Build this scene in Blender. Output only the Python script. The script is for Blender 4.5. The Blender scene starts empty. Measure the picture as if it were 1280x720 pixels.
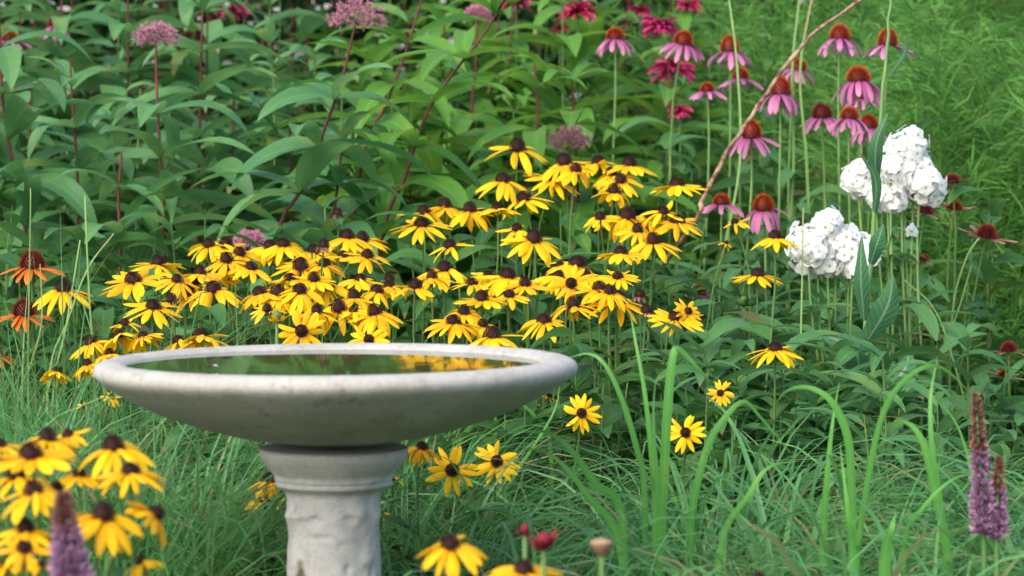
import bpy, math, random
import numpy as np
from mathutils import Vector, Matrix

rng = np.random.default_rng(11)
random.seed(11)
R = math.radians
scene = bpy.context.scene
COL = scene.collection

# ------------------------------------------------------------------ camera, light, exposure
PITCH = R(2.8)
TANH = math.tan(R(9.75))
CAM = np.array([0.0, 0.0, 0.82])
cd = bpy.data.cameras.new('camera'); cam = bpy.data.objects.new('camera', cd); COL.objects.link(cam)
cam.location = CAM; cam.rotation_euler = (R(90) - PITCH, 0, 0)
cd.sensor_width = 36; cd.lens = 18 / TANH; cd.clip_start = 0.05; cd.clip_end = 1500
cd.dof.use_dof = True; cd.dof.focus_distance = 4.0; cd.dof.aperture_fstop = 9.5
scene.camera = cam
w = bpy.data.worlds.new("World"); scene.world = w; w.use_nodes = True
nt = w.node_tree
sky = nt.nodes.new('ShaderNodeTexSky'); sky.sky_type = 'NISHITA'; sky.sun_disc = False
sky.sun_elevation = R(44); sky.sun_rotation = R(215); sky.dust_density = 4.0; sky.air_density = 1.0; sky.ozone_density = 1.0
bg = nt.nodes['Background']; bg.inputs[1].default_value = 0.15
nt.links.new(sky.outputs[0], bg.inputs[0])
sl = bpy.data.lights.new('sun', 'SUN'); sl.energy = 0.6; sl.angle = R(60); sl.color = (1, .99, .98)
so = bpy.data.objects.new('sun', sl); COL.objects.link(so)
sdir = Vector((math.sin(R(215)) * math.cos(R(44)), math.cos(R(215)) * math.cos(R(44)), math.sin(R(44))))
so.rotation_euler = sdir.to_track_quat('Z', 'Y').to_euler(); so.location = (0, 0, 6)
scene.view_settings.view_transform = 'Standard'; scene.view_settings.look = 'None'
scene.view_settings.gamma = 1; scene.view_settings.use_curve_mapping = False
scene.view_settings.exposure = 1.4
scene.cycles.max_bounces = 10; scene.cycles.diffuse_bounces = 7; scene.cycles.transmission_bounces = 4; scene.cycles.transparent_max_bounces = 4

# ------------------------------------------------------------------ helpers
def P(px, py, d):
    """a point of the photo (1280x720) at depth d metres along +Y"""
    x = (px - 640) / 640 * TANH; y = (360 - py) / 640 * TANH
    v = np.array([x, math.cos(PITCH) + y * math.sin(PITCH), -math.sin(PITCH) + y * math.cos(PITCH)])
    return CAM + v * (d / v[1])
def ppm(d): return 640 / (TANH * d)
def unit(v):
    v = np.asarray(v, float); return v / (np.linalg.norm(v, axis=-1, keepdims=True) + 1e-12)

class MB:
    """collects quads; build() links them as one mesh object"""
    def __init__(s): s.v = []; s.f = []; s.c = []; s.m = []; s.n = 0
    def grid(s, V, C, mi=0, wrap=False):
        """V (n,a,b,3) grids, C (n,a,b,4) per point data"""
        n, a, b, _ = V.shape
        idx = np.arange(n * a * b).reshape(n, a, b) + s.n
        if wrap: idx = np.concatenate([idx, idx[:, :, :1]], 2)
        f = np.stack([idx[:, :-1, :-1], idx[:, 1:, :-1], idx[:, 1:, 1:], idx[:, :-1, 1:]], -1).reshape(-1, 4)
        s.v.append(V.reshape(-1, 3)); s.c.append(C.reshape(-1, 4)); s.f.append(f)
        s.m.append(np.full(len(f), mi)); s.n += n * a * b
    def tube(s, pts, rad, sides=7, col=(.5, .5, 0, 0), mi=0):
        pts = np.asarray(pts, float); n = len(pts)
        rad = np.broadcast_to(np.asarray(rad, float), (n,))
        t = unit(np.gradient(pts, axis=0))
        up = np.array([1., 0, 0]) if abs(t[0][0]) < .8 else np.array([0, 1., 0])
        a = unit(np.cross(t, up)); b = np.cross(t, a)
        th = np.arange(sides) / sides * 2 * np.pi
        V = pts[:, None] + rad[:, None, None] * (np.cos(th)[None, :, None] * a[:, None] + np.sin(th)[None, :, None] * b[:, None])
        C = np.zeros((n, sides, 4)); C[..., :] = col; C[..., 3] = np.linspace(0, 1, n)[:, None]
        s.grid(V[None], C[None], mi, True)
    def lathe(s, prof, sides=48, center=(0, 0, 0), col=(.5, .5, 0, 0), disp=None, mi=0):
        prof = np.asarray(prof, float); th = np.arange(sides) / sides * 2 * np.pi
        r = prof[:, 0][:, None] * np.ones(sides); z = prof[:, 1][:, None] * np.ones(sides)
        if disp is not None: r = r + disp(th[None, :] * np.ones_like(r), z)
        V = np.stack([r * np.cos(th), r * np.sin(th), z], -1) + np.asarray(center)
        C = np.zeros(V.shape[:2] + (4,)); C[..., :] = col; C[..., 3] = np.linspace(0, 1, len(prof))[:, None]
        s.grid(V[None], C[None], mi, True)
    def mesh(s, name, mats):
        me = bpy.data.meshes.new(name)
        V = np.concatenate(s.v).astype(np.float32); F = np.concatenate(s.f).astype(np.int32); C = np.concatenate(s.c).astype(np.float32)
        me.vertices.add(len(V)); me.vertices.foreach_set('co', V.ravel())
        me.loops.add(F.size); me.loops.foreach_set('vertex_index', F.ravel())
        me.polygons.add(len(F)); me.polygons.foreach_set('loop_start', np.arange(0, F.size, 4, dtype=np.int32))
        me.polygons.foreach_set('loop_total', np.full(len(F), 4, np.int32))
        for m in (mats if isinstance(mats, (list, tuple)) else [mats]): me.materials.append(m)
        me.polygons.foreach_set('material_index', np.concatenate(s.m).astype(np.int32))
        me.polygons.foreach_set('use_smooth', np.ones(len(F), bool))
        at = me.attributes.new('leafdata', 'FLOAT_COLOR', 'POINT'); at.data.foreach_set('color', C.ravel())
        me.update(calc_edges=True); me.validate()
        return me
    def build(s, name, mats, parent=None): return link(name, s.mesh(name, mats), parent)

def link(name, me, parent=None, mat=None):
    o = bpy.data.objects.new(name, me); COL.objects.link(o)
    if parent is not None: o.parent = parent
    if mat is not None: o.matrix_local = mat
    return o
def tag(o, label=None, cat=None, group=None, kind=None):
    if label: o['label'] = label
    if cat: o['category'] = cat
    if group: o['group'] = group
    if kind: o['kind'] = kind
    return o
def thing(name, loc, label, cat, group=None):
    o = bpy.data.objects.new(name, None); COL.objects.link(o); o.location = [float(q) for q in loc]; o.empty_display_size = .02
    return tag(o, label, cat, group)

def lance(t): q = (t + .015) ** .75 * (1.001 - t) ** .95; return q / q.max()
def ovate(t): q = (t + .02) ** .55 * (1.001 - t) ** .85; return q / q.max()
def gblade(t): return np.minimum(1, .55 + t * 2) * np.clip((1.02 - t) * 1.9, .03, 1) ** .8
def ray(t): return (.42 + .58 * np.sin(np.pi * np.clip(t * .95, 0, 1)) ** .8) * np.where(t > .8, np.clip((1.04 - t) / .24, .1, 1) ** .6, 1)
def strap(t): return np.where(t > .85, np.clip((1.03 - t) / .18, .3, 1), 1) * np.minimum(1, .5 + t * 1.6)
def obov(t): return np.clip(t * 1.35 + .16, 0, 1) * np.where(t > .72, np.clip((1.06 - t) / .34, .15, 1) ** .5, 1)

def ribbons(mb, base, az, e0, e1, L, W, prof, S=6, K=3, fold=.15, roll=0., azc=0., pw=1.0, ripple=0., mi=0, rnd=None, groove=0., twist=0.):
    base = np.atleast_2d(np.asarray(base, float)); n = len(base)
    A = lambda q: np.broadcast_to(np.asarray(q, float), (n,))[:, None]
    t = np.linspace(0, 1, S + 1)[None]
    el = A(e0) + (A(e1) - A(e0)) * t ** pw; a = A(az) + A(azc) * t
    d = np.stack([np.cos(a) * np.cos(el), np.sin(a) * np.cos(el), np.sin(el)], -1)
    step = A(L) / S
    pos = np.concatenate([np.zeros((n, 1, 3)), np.cumsum((d[:, :-1] + d[:, 1:]) * .5 * step[..., None], 1)], 1) + base[:, None]
    side = np.stack([-np.sin(a), np.cos(a), np.zeros_like(a)], -1)
    nor = np.cross(d, side)
    ro = A(roll) + A(twist) * t
    s2 = side * np.cos(ro)[..., None] + nor * np.sin(ro)[..., None]; n2 = np.cross(d, s2)
    c = np.linspace(-1, 1, K)
    hw = A(W) * .5 * prof(np.linspace(0, 1, S + 1))[None]
    ph = rng.uniform(0, 6.28, (n, 1))
    lift = fold * np.abs(c)[None, None] * hw[..., None]
    if K == 5 and groove: lift = lift + np.array([0, groove, -groove * .3, groove, 0])[None, None] * hw[..., None]
    if ripple: lift = lift + ripple * np.abs(c)[None, None] * hw[..., None] * np.sin(t * 9 + ph)[..., None]
    V = pos[:, :, None] + s2[:, :, None] * (c[None, None, :, None] * hw[..., None, None]) + n2[:, :, None] * lift[..., None]
    C = np.zeros(V.shape[:3] + (4,))
    rr = rng.uniform(0, 1, (n, 2)) if rnd is None else np.broadcast_to(rnd, (n, 2))
    C[..., 0] = rr[:, 0][:, None, None]; C[..., 1] = rr[:, 1][:, None, None]; C[..., 2] = c[None, None]; C[..., 3] = t[..., None]
    mb.grid(V, C, mi)
    return pos

def crom(pts, n=14):
    p = np.asarray(pts, float); p = np.concatenate([[2 * p[0] - p[1]], p, [2 * p[-1] - p[-2]]])
    u = np.linspace(0, len(p) - 3 - 1e-6, n); i = u.astype(int); f = (u - i)[:, None]
    a, b, c, d = p[i], p[i + 1], p[i + 2], p[i + 3]
    return .5 * (2 * b + (c - a) * f + (2 * a - 5 * b + 4 * c - d) * f ** 2 + (3 * b - a - 3 * c + d) * f ** 3)
def path_ribbon(mb, pts, W, prof, n=16, K=3, fold=.2, turn=0., turn1=None, mi=0, rnd=None, ripple=0.):
    """a blade along a 3D path, its face turned about the path by turn..turn1 from facing the viewer"""
    p = crom(pts, n); t = unit(np.gradient(p, axis=0)); view = unit(p - CAM)
    side = unit(np.cross(t, view)); nor = np.cross(side, t)
    tt = np.linspace(0, 1, n); an = turn + ((turn if turn1 is None else turn1) - turn) * tt
    s2 = side * np.cos(an)[:, None] + nor * np.sin(an)[:, None]; n2 = np.cross(s2, t)
    c = np.linspace(-1, 1, K); hw = W * .5 * prof(tt)
    lift = fold * np.abs(c)[None] * hw[:, None] + ripple * hw[:, None] * np.abs(c)[None] * np.sin(tt * 11 + 1)[:, None]
    V = p[:, None] + s2[:, None] * (c[None, :, None] * hw[:, None, None]) + n2[:, None] * lift[..., None]
    C = np.zeros(V.shape[:2] + (4,)); r = rng.uniform(0, 1, 2) if rnd is None else rnd
    C[..., 0] = r[0]; C[..., 1] = r[1]; C[..., 2] = c[None]; C[..., 3] = tt[:, None]
    mb.grid(V[None], C[None], mi)

def noise3(seed, freq, n=10):
    r = np.random.default_rng(seed); k = r.normal(0, freq, (n, 3)); ph = r.uniform(0, 6.28, n)
    return lambda x, y, z: sum(np.sin(k[i, 0] * x + k[i, 1] * y + k[i, 2] * z + ph[i]) for i in range(n)) / math.sqrt(n)

# ------------------------------------------------------------------ materials
def new_mat(name):
    m = bpy.data.materials.new(name); m.use_nodes = True; nt = m.node_tree
    for nn in list(nt.nodes):
        if nn.type != 'OUTPUT_MATERIAL': nt.nodes.remove(nn)
    return m, nt, nt.nodes['Material Output']
def N(nt, typ, **kw):
    n = nt.nodes.new(typ)
    for k, v in kw.items(): setattr(n, k, v)
    return n
def math_n(nt, op, a, b=None, c=None):
    n = N(nt, 'ShaderNodeMath', operation=op)
    for i, q in enumerate((a, b, c)):
        if q is None: continue
        if isinstance(q, (int, float)): n.inputs[i].default_value = q
        else: nt.links.new(q, n.inputs[i])
    return n.outputs[0]
def mixc(nt, fac, a, b):
    n = N(nt, 'ShaderNodeMix', data_type='RGBA')
    for k, q in ((0, fac), (6, a), (7, b)):
        if isinstance(q, (int, float)): n.inputs[k].default_value = q
        elif isinstance(q, tuple): n.inputs[k].default_value = (*q[:3], 1)
        else: nt.links.new(q, n.inputs[k])
    return n.outputs[2]
def data(nt):
    a = N(nt, 'ShaderNodeAttribute', attribute_name='leafdata'); s = N(nt, 'ShaderNodeSeparateColor')
    nt.links.new(a.outputs['Color'], s.inputs[0])
    return s.outputs[0], s.outputs[1], s.outputs[2], a.outputs['Alpha']
def finish(nt, out, col, rough=.5, trans=.3, tcol=None, bump=None, bstr=.2, spec=.4, bdist=.001):
    p = N(nt, 'ShaderNodeBsdfPrincipled'); p.inputs['Roughness'].default_value = rough; p.inputs['Specular IOR Level'].default_value = spec
    nt.links.new(col, p.inputs['Base Color'])
    if bump is not None:
        b = N(nt, 'ShaderNodeBump'); b.inputs['Strength'].default_value = bstr; b.inputs['Distance'].default_value = bdist
        nt.links.new(bump, b.inputs['Height']); nt.links.new(b.outputs[0], p.inputs['Normal'])
    if trans:
        t = N(nt, 'ShaderNodeBsdfTranslucent')
        nt.links.new(tcol if tcol is not None else col, t.inputs[0])
        mx = N(nt, 'ShaderNodeMixShader'); mx.inputs[0].default_value = trans
        nt.links.new(p.outputs[0], mx.inputs[1]); nt.links.new(t.outputs[0], mx.inputs[2]); nt.links.new(mx.outputs[0], out.inputs[0])
    else: nt.links.new(p.outputs[0], out.inputs[0])

def leaf_mat(name, ca, cb, cv=None, cdry=None, dry=.0, rough=.48, trans=.34, veins=10, spec=.28, stripes=0):
    m, nt, out = new_mat(name); r, g, b, t = data(nt)
    oi = N(nt, 'ShaderNodeObjectInfo')
    f = math_n(nt, 'FRACT', math_n(nt, 'ADD', r, oi.outputs['Random']))
    col = mixc(nt, f, ca, cb)
    ge = N(nt, 'ShaderNodeNewGeometry')
    no = N(nt, 'ShaderNodeTexNoise'); no.inputs['Scale'].default_value = 60; nt.links.new(ge.outputs['Position'], no.inputs['Vector'])
    col = mixc(nt, math_n(nt, 'MULTIPLY', no.outputs[0], .35), col, tuple(q * .55 for q in ca))
    if cdry:
        col = mixc(nt, math_n(nt, 'MULTIPLY', math_n(nt, 'LESS_THAN', g, dry), .8), col, cdry)
    n2 = N(nt, 'ShaderNodeTexNoise'); n2.inputs['Scale'].default_value = 19; n2.inputs['Detail'].default_value = 3; nt.links.new(ge.outputs['Position'], n2.inputs['Vector'])
    mr = N(nt, 'ShaderNodeMapRange'); mr.inputs[1].default_value = .56; mr.inputs[2].default_value = .78; nt.links.new(n2.outputs[0], mr.inputs[0])
    col = mixc(nt, math_n(nt, 'MULTIPLY', mr.outputs[0], .55), col, (min(.3, cb[0] * 2.4), cb[1] * 1.25, cb[2] * .8))
    vo = N(nt, 'ShaderNodeTexVoronoi'); vo.inputs['Scale'].default_value = 75; nt.links.new(ge.outputs['Position'], vo.inputs['Vector'])
    sp = math_n(nt, 'MULTIPLY', math_n(nt, 'LESS_THAN', vo.outputs['Distance'], .16), math_n(nt, 'GREATER_THAN', n2.outputs[0], .60))
    col = mixc(nt, math_n(nt, 'MULTIPLY', sp, .7), col, (.10, .065, .03))
    tip = math_n(nt, 'MULTIPLY', math_n(nt, 'GREATER_THAN', t, math_n(nt, 'MULTIPLY_ADD', g, .30, .86)), .75)
    col = mixc(nt, tip, col, (.22, .15, .06))
    if stripes:
        st = math_n(nt, 'MULTIPLY_ADD', math_n(nt, 'SINE', math_n(nt, 'MULTIPLY', b, stripes)), .5, .5)
        col = mixc(nt, math_n(nt, 'MULTIPLY', st, .28), col, tuple(q * .6 for q in ca))
    bump = None
    if cv:
        ab = math_n(nt, 'ABSOLUTE', b)
        col = mixc(nt, math_n(nt, 'MULTIPLY', math_n(nt, 'SMOOTH_MIN', math_n(nt, 'LESS_THAN', ab, .10), 1, .1), .55), col, cv)
        sv = math_n(nt, 'SINE', math_n(nt, 'MULTIPLY', math_n(nt, 'SUBTRACT', t, math_n(nt, 'MULTIPLY', ab, .18)), veins * 6.283))
        sv = math_n(nt, 'POWER', math_n(nt, 'ABSOLUTE', sv), .5)
        bump = sv
        col = mixc(nt, math_n(nt, 'MULTIPLY', math_n(nt, 'SUBTRACT', 1, sv), .22), col, cv)
    hs = N(nt, 'ShaderNodeHueSaturation'); hs.inputs['Value'].default_value = 1.5; hs.inputs['Hue'].default_value = .485
    nt.links.new(col, hs.inputs['Color'])
    finish(nt, out, col, rough, trans, hs.outputs[0], bump, .35, spec, .0012)
    return m
def ramp_mat(name, stops, rough=.6, trans=.25, var=.25, groove=0, spec=.3):
    """colour by the length of the petal / spine"""
    m, nt, out = new_mat(name); r, g, b, t = data(nt)
    cr = N(nt, 'ShaderNodeValToRGB'); el = cr.color_ramp.elements
    while len(el) < len(stops): el.new(.5)
    for e, (p, c) in zip(el, stops): e.position = p; e.color = (*c, 1)
    nt.links.new(t, cr.inputs[0])
    hs = N(nt, 'ShaderNodeHueSaturation'); oi = N(nt, 'ShaderNodeObjectInfo')
    vv = math_n(nt, 'FRACT', math_n(nt, 'ADD', r, oi.outputs['Random']))
    nt.links.new(math_n(nt, 'MULTIPLY_ADD', vv, var, 1 - var * .6), hs.inputs['Value'])
    nt.links.new(math_n(nt, 'MULTIPLY_ADD', oi.outputs['Random'], .016, .492), hs.inputs['Hue'])
    nt.links.new(cr.outputs[0], hs.inputs['Color'])
    bump = None
    if groove: bump = math_n(nt, 'SINE', math_n(nt, 'MULTIPLY', b, groove))
    finish(nt, out, hs.outputs[0], rough, trans, None, bump, .25, spec, .0008)
    return m

M = {}
M['joe'] = leaf_mat('joe_pye_leaf', (.052, .185, .060), (.12, .28, .085), (.12, .27, .09), (.16, .20, .03), .03, trans=.34, spec=.38)
M['joe_bright'] = leaf_mat('bright_broad_leaf', (.055, .185, .026), (.115, .290, .036), (.15, .31, .07), trans=.38)
M['rud_leaf'] = leaf_mat('susan_leaf', (.028, .11, .028), (.065, .19, .042), (.09, .22, .07), rough=.55, veins=6)
M['under'] = leaf_mat('undergrowth_leaf', (.030, .115, .028), (.075, .21, .045), (.09, .22, .07), (.12, .10, .04), .03, rough=.5, veins=7)
M['shrub'] = leaf_mat('shrub_leaf', (.024, .085, .026), (.06, .16, .042), (.09, .2, .07), rough=.5)
M['thistle'] = leaf_mat('blue_green_leaf', (.045, .16, .070), (.06, .19, .085), (.30, .42, .24), rough=.5, veins=5, trans=.25)
M['grass'] = leaf_mat('grass_blade', (.055, .215, .055), (.17, .40, .13), None, (.27, .24, .11), .09, rough=.36, trans=.42, spec=.5, stripes=11)
M['blade'] = leaf_mat('broad_grass_blade', (.085, .30, .045), (.12, .37, .060), (.18, .44, .13), None, rough=.36, trans=.4, veins=0, stripes=15)
M['feather'] = leaf_mat('feathery_thread', (.032, .14, .020), (.15, .39, .075), None, (.14, .2, .05), .06, rough=.6, trans=.35)
M['phlox_leaf'] = leaf_mat('phlox_leaf', (.05, .17, .05), (.095, .25, .075), (.12, .26, .1))
M['stem'] = leaf_mat('green_stem', (.06, .15, .035), (.11, .21, .06), None, rough=.5, trans=0)
M['palestem'] = leaf_mat('pale_stem', (.11, .22, .06), (.19, .32, .11), None, rough=.5, trans=0)
M['redstem'] = leaf_mat('dark_red_stem', (.085, .018, .022), (.13, .035, .03), None, rough=.45, trans=0)
M['yellow'] = ramp_mat('yellow_petal', [(0, (.76, .32, .003)), (.22, (.84, .45, .003)), (1, (.88, .535, .006))], .55, .34, .32, 9, .2)
M['orange'] = ramp_mat('orange_petal', [(0, (.35, .05, .01)), (.3, (.52, .09, .004)), (1, (.62, .15, .006))], .5, .25, .3, 9)
M['pink'] = ramp_mat('pink_petal', [(0, (.32, .05, .18)), (.5, (.46, .13, .29)), (1, (.58, .26, .40))], .5, .3, .35, 9)
M['cone'] = ramp_mat('dark_cone', [(0, (.022, .005, .005)), (.5, (.034, .008, .006)), (1, (.018, .005, .004))], .75, 0, .5)
M['spine'] = ramp_mat('orange_spine', [(0, (.06, .006, .006)), (.45, (.20, .018, .006)), (.8, (.44, .062, .01)), (1, (.60, .13, .015))], .5, 0, .4)
M['spine_red'] = ramp_mat('maroon_spine', [(0, (.05, .006, .008)), (.6, (.14, .012, .012)), (1, (.26, .05, .02))], .6, 0, .4)
M['white'] = ramp_mat('white_petal', [(0, (.30, .42, .14)), (.14, (.55, .62, .40)), (.26, (.84, .86, .83)), (1, (.88, .89, .88))], .5, .42, .08)
M['dusty'] = ramp_mat('dusty_pink_floret', [(0, (.30, .10, .15)), (.6, (.46, .18, .27)), (1, (.62, .34, .42))], .7, .2, .35)
M['faded'] = ramp_mat('faded_pink_floret', [(0, (.20, .09, .09)), (.6, (.32, .15, .17)), (1, (.42, .24, .25))], .7, .2, .35)
M['red'] = ramp_mat('magenta_red_petal', [(0, (.25, .01, .05)), (.5, (.46, .015, .10)), (1, (.58, .06, .19))], .5, .25, .35)
M['purple'] = ramp_mat('purple_floret', [(0, (.18, .08, .15)), (.6, (.33, .17, .30)), (1, (.46, .29, .43))], .6, .2, .35)
M['budbrown'] = ramp_mat('brown_bud', [(0, (.12, .04, .035)), (.6, (.22, .09, .075)), (1, (.36, .18, .15))], .7, .1, .4)
M['wither'] = ramp_mat('withered_petal', [(0, (.12, .04, .03)), (.6, (.20, .10, .07)), (1, (.28, .19, .13))], .7, .2, .4)
M['deadred'] = ramp_mat('dark_red_petal', [(0, (.08, .005, .010)), (1, (.19, .010, .022))], .8, .1, .5)
M['cream'] = ramp_mat('cream_receptacle', [(0, (.16, .09, .05)), (1, (.30, .21, .12))], .7, 0, .2)

def stick_material():
    m, nt, out = new_mat('dry_bark'); ge = N(nt, 'ShaderNodeNewGeometry')
    no = N(nt, 'ShaderNodeTexNoise'); no.inputs['Scale'].default_value = 70; no.inputs['Detail'].default_value = 5
    nt.links.new(ge.outputs['Position'], no.inputs[0])
    cr = N(nt, 'ShaderNodeValToRGB'); e = cr.color_ramp.elements; e[0].position = .38; e[0].color = (.09, .035, .02, 1); e[1].position = .62; e[1].color = (.33, .23, .14, 1)
    nt.links.new(no.outputs[0], cr.inputs[0]); finish(nt, out, cr.outputs[0], .75, 0, None, no.outputs[0], .5)
    return m
M['stick'] = stick_material()

def concrete_material(name, dark, light, algae, amount):
    m, nt, out = new_mat(name); ge = N(nt, 'ShaderNodeNewGeometry')
    def nz(sc, det=6, ro=.6):
        n = N(nt, 'ShaderNodeTexNoise'); n.inputs['Scale'].default_value = sc; n.inputs['Detail'].default_value = det; n.inputs['Roughness'].default_value = ro
        nt.links.new(ge.outputs['Position'], n.inputs['Vector']); return n.outputs[0]
    a, b, c = nz(14), nz(260, 4), nz(42, 7, .7)
    def rmp(x, lo, hi):
        n = N(nt, 'ShaderNodeMapRange'); n.inputs[1].default_value = lo; n.inputs[2].default_value = hi; nt.links.new(x, n.inputs[0]); return n.outputs[0]
    col = mixc(nt, rmp(a, .3, .7), dark, light)
    col = mixc(nt, math_n(nt, 'MULTIPLY', rmp(b, .50, .72), .35), col, tuple(q * .45 for q in dark))
    col = mixc(nt, math_n(nt, 'MULTIPLY', rmp(c, .56, .75), amount), col, algae)
    mp = N(nt, 'ShaderNodeMapping'); mp.inputs['Scale'].default_value = (70, 70, 6); nt.links.new(ge.outputs['Position'], mp.inputs['Vector'])
    ns = N(nt, 'ShaderNodeTexNoise'); ns.inputs['Scale'].default_value = 1; ns.inputs['Detail'].default_value = 4; nt.links.new(mp.outputs[0], ns.inputs['Vector'])
    col = mixc(nt, math_n(nt, 'MULTIPLY', rmp(ns.outputs[0], .52, .74), .28), col, tuple(q * .5 for q in dark))
    vo = N(nt, 'ShaderNodeTexVoronoi'); vo.inputs['Scale'].default_value = 130; nt.links.new(ge.outputs['Position'], vo.inputs['Vector'])
    pit = math_n(nt, 'MULTIPLY', rmp(vo.outputs['Distance'], .16, .05), rmp(c, .5, .62))
    col = mixc(nt, math_n(nt, 'MULTIPLY', pit, .6), col, (.09, .08, .065))
    h = math_n(nt, 'ADD', math_n(nt, 'ADD', math_n(nt, 'MULTIPLY', b, .5), c), math_n(nt, 'MULTIPLY', pit, -1.2))
    finish(nt, out, col, .85, 0, None, h, .5, .25, .0025)
    return m
M['bowl'] = concrete_material('weathered_concrete', (.29, .285, .25), (.395, .395, .37), (.09, .095, .05), .65)
M['pedestal'] = concrete_material('pitted_concrete', (.35, .345, .32), (.45, .445, .42), (.14, .13, .095), .6)

def water_material():
    m, nt, out = new_mat('still_water')
    p = N(nt, 'ShaderNodeBsdfPrincipled'); p.inputs['Base Color'].default_value = (.045, .062, .018, 1); p.inputs['Roughness'].default_value = .03
    p.inputs['IOR'].default_value = 1.33; p.inputs['Specular IOR Level'].default_value = .35
    ge = N(nt, 'ShaderNodeNewGeometry'); no = N(nt, 'ShaderNodeTexNoise'); no.inputs['Scale'].default_value = 16; nt.links.new(ge.outputs['Position'], no.inputs[0])
    b = N(nt, 'ShaderNodeBump'); b.inputs['Strength'].default_value = .04; b.inputs['Distance'].default_value = .003
    nt.links.new(no.outputs[0], b.inputs['Height']); nt.links.new(b.outputs[0], p.inputs['Normal']); nt.links.new(p.outputs[0], out.inputs[0])
    return m
M['water'] = water_material()
def soil_material():
    m, nt, out = new_mat('garden_soil'); ge = N(nt, 'ShaderNodeNewGeometry')
    def nz(sc, det):
        n = N(nt, 'ShaderNodeTexNoise'); n.inputs['Scale'].default_value = sc; n.inputs['Detail'].default_value = det; nt.links.new(ge.outputs['Position'], n.inputs['Vector']); return n.outputs[0]
    a, b = nz(1.3, 4), nz(24, 8)
    col = mixc(nt, b, (.03, .022, .014), (.09, .065, .04))
    cr = N(nt, 'ShaderNodeValToRGB'); e = cr.color_ramp.elements; e[0].position = .42; e[1].position = .58; nt.links.new(a, cr.inputs[0])
    col = mixc(nt, math_n(nt, 'MULTIPLY', cr.outputs[0], .7), col, (.035, .08, .022))
    finish(nt, out, col, .95, 0, None, b, .8, .2, .02)
    return m
M['soil'] = soil_material()

# ------------------------------------------------------------------ ground
gx = np.concatenate([[-600, -150, -40, -15], np.linspace(-8, 8, 60), [15, 40, 150, 600]])
gy = np.concatenate([[-600, -150, -40, -8], np.linspace(-4, 14, 70), [20, 45, 150, 600]])
GX, GY = np.meshgrid(gx, gy, indexing='ij'); gn = noise3(3, 2.2)
GZ = .018 * gn(GX, GY, 0 * GX) * (np.abs(GX) < 9) * (GY < 15) * (GY > -5)
g = MB(); g.grid(np.stack([GX, GY, GZ], -1)[None], np.zeros((1,) + GX.shape + (4,)))
tag(g.build('ground', M['soil']), kind='structure')

# ------------------------------------------------------------------ bird bath
BC = P(420, 464, 3.08); BASE = np.array([BC[0], BC[1], 0.0])
bb = thing('bird_bath', BASE, 'grey concrete bird bath with a wide shallow bowl on a pedestal', 'bird bath')
def smooth_prof(p, n): return crom(np.c_[np.asarray(p), np.zeros(len(p))], n)[:, :2]
z0 = BC[2]
prof = smooth_prof([(.001, -.0735), (.045, -.0735), (.056, -.0728), (.078, -.0695), (.105, -.0645), (.142, -.0545), (.182, -.0405), (.212, -.0265), (.234, -.0135), (.246, -.005),
                    (.2502, .0015), (.249, .0075), (.2435, .0118), (.235, .0135), (.227, .0132), (.2195, .0105), (.214, .006), (.2095, -.001),
                    (.198, -.011), (.16, -.026), (.08, -.035), (.001, -.037)], 110)
n1, n2 = noise3(5, 22), noise3(6, 70)
def bowl_disp(th, z): return .0011 * n1(np.cos(th) * .25, np.sin(th) * .25, z) + .0004 * n2(np.cos(th) * .25, np.sin(th) * .25, z)
m = MB(); m.lathe(prof, 160, (0, 0, 0), disp=lambda th, z: bowl_disp(th, z) * np.clip(1, 0, 1))
bowl = m.build('bowl', M['bowl'], bb); bowl.location = (0, 0, z0); bowl.rotation_euler = (0, R(-.35), 0)
m = MB()
pp = [(.001, -.079), (.072, -.079), (.0765, -.081), (.078, -.084), (.0765, -.090), (.071, -.097), (.0655, -.1025), (.0625, -.106), (.0615, -.109), (.0610, -.1115), (.0592, -.1128), (.0600, -.115), (.0595, -.118),
      (.0545, -.121), (.0490, -.126), (.0470, -.135), (.0468, -.16), (.0475, -.19), (.0492, -.22), (.052, -.27), (.056, -.34), (.061, -.41), (.066, -.46), (.075, -.49), (.10, -.51), (.115, -.525), (.118, -.545), (.118, -z0 - .01)]
pp = smooth_prof(pp, 260)
n3, n4 = noise3(8, 60), noise3(9, 160)
bumps = [(-2.35, -.147, .0030, .0035, .30), (-1.95, -.150, -.0045, .0035, .13), (-1.8, -.168, -.0030, .0018, .22), (-.95, -.146, .0040, .010, .30), (-1.15, -.149, -.0035, .003, .15), (-1.35, -.176, -.002, .003, .1), (-.7, -.19, .0028, .012, .2),
         (-1.2, -.20, -.0025, .004, .08), (-2.6, -.15, .004, .012, .25), (-.35, -.147, .0035, .012, .25), (-2.5, -.19, .002, .02, .2), (-1.6, -.23, .002, .012, .3), (-1.0, -.215, -.003, .005, .07), (-.8, -.225, -.003, .004, .07), (-.55, -.205, -.002, .006, .08)]
def ped_disp(th, z):
    a = (z < -.122) * 1.0
    d = .0009 * n3(np.cos(th) * .06, np.sin(th) * .06, z) + .0005 * n4(np.cos(th) * .06, np.sin(th) * .06, z)
    thw = (th + np.pi) % (2 * np.pi) - np.pi
    for (t0, zz, h, sz, st) in bumps: d = d + a * 1.5 * h * np.exp(-((z - zz) / sz) ** 2 - ((thw - t0) / st) ** 2)
    return d * np.where(z < -.079, 1, 0)
m.lathe(pp, 150, (0, 0, 0), disp=ped_disp)
ped = m.build('pedestal', M['pedestal'], bb); ped.location = (-.003, 0, z0)
m = MB(); th = np.linspace(0, 1, 14)
m.lathe(np.c_[(.001 + th * .2158), np.zeros(14)], 96)
wo = m.build('bowl_water', M['water']); wo.location = (BC[0], BC[1], z0 + .0075)
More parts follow.
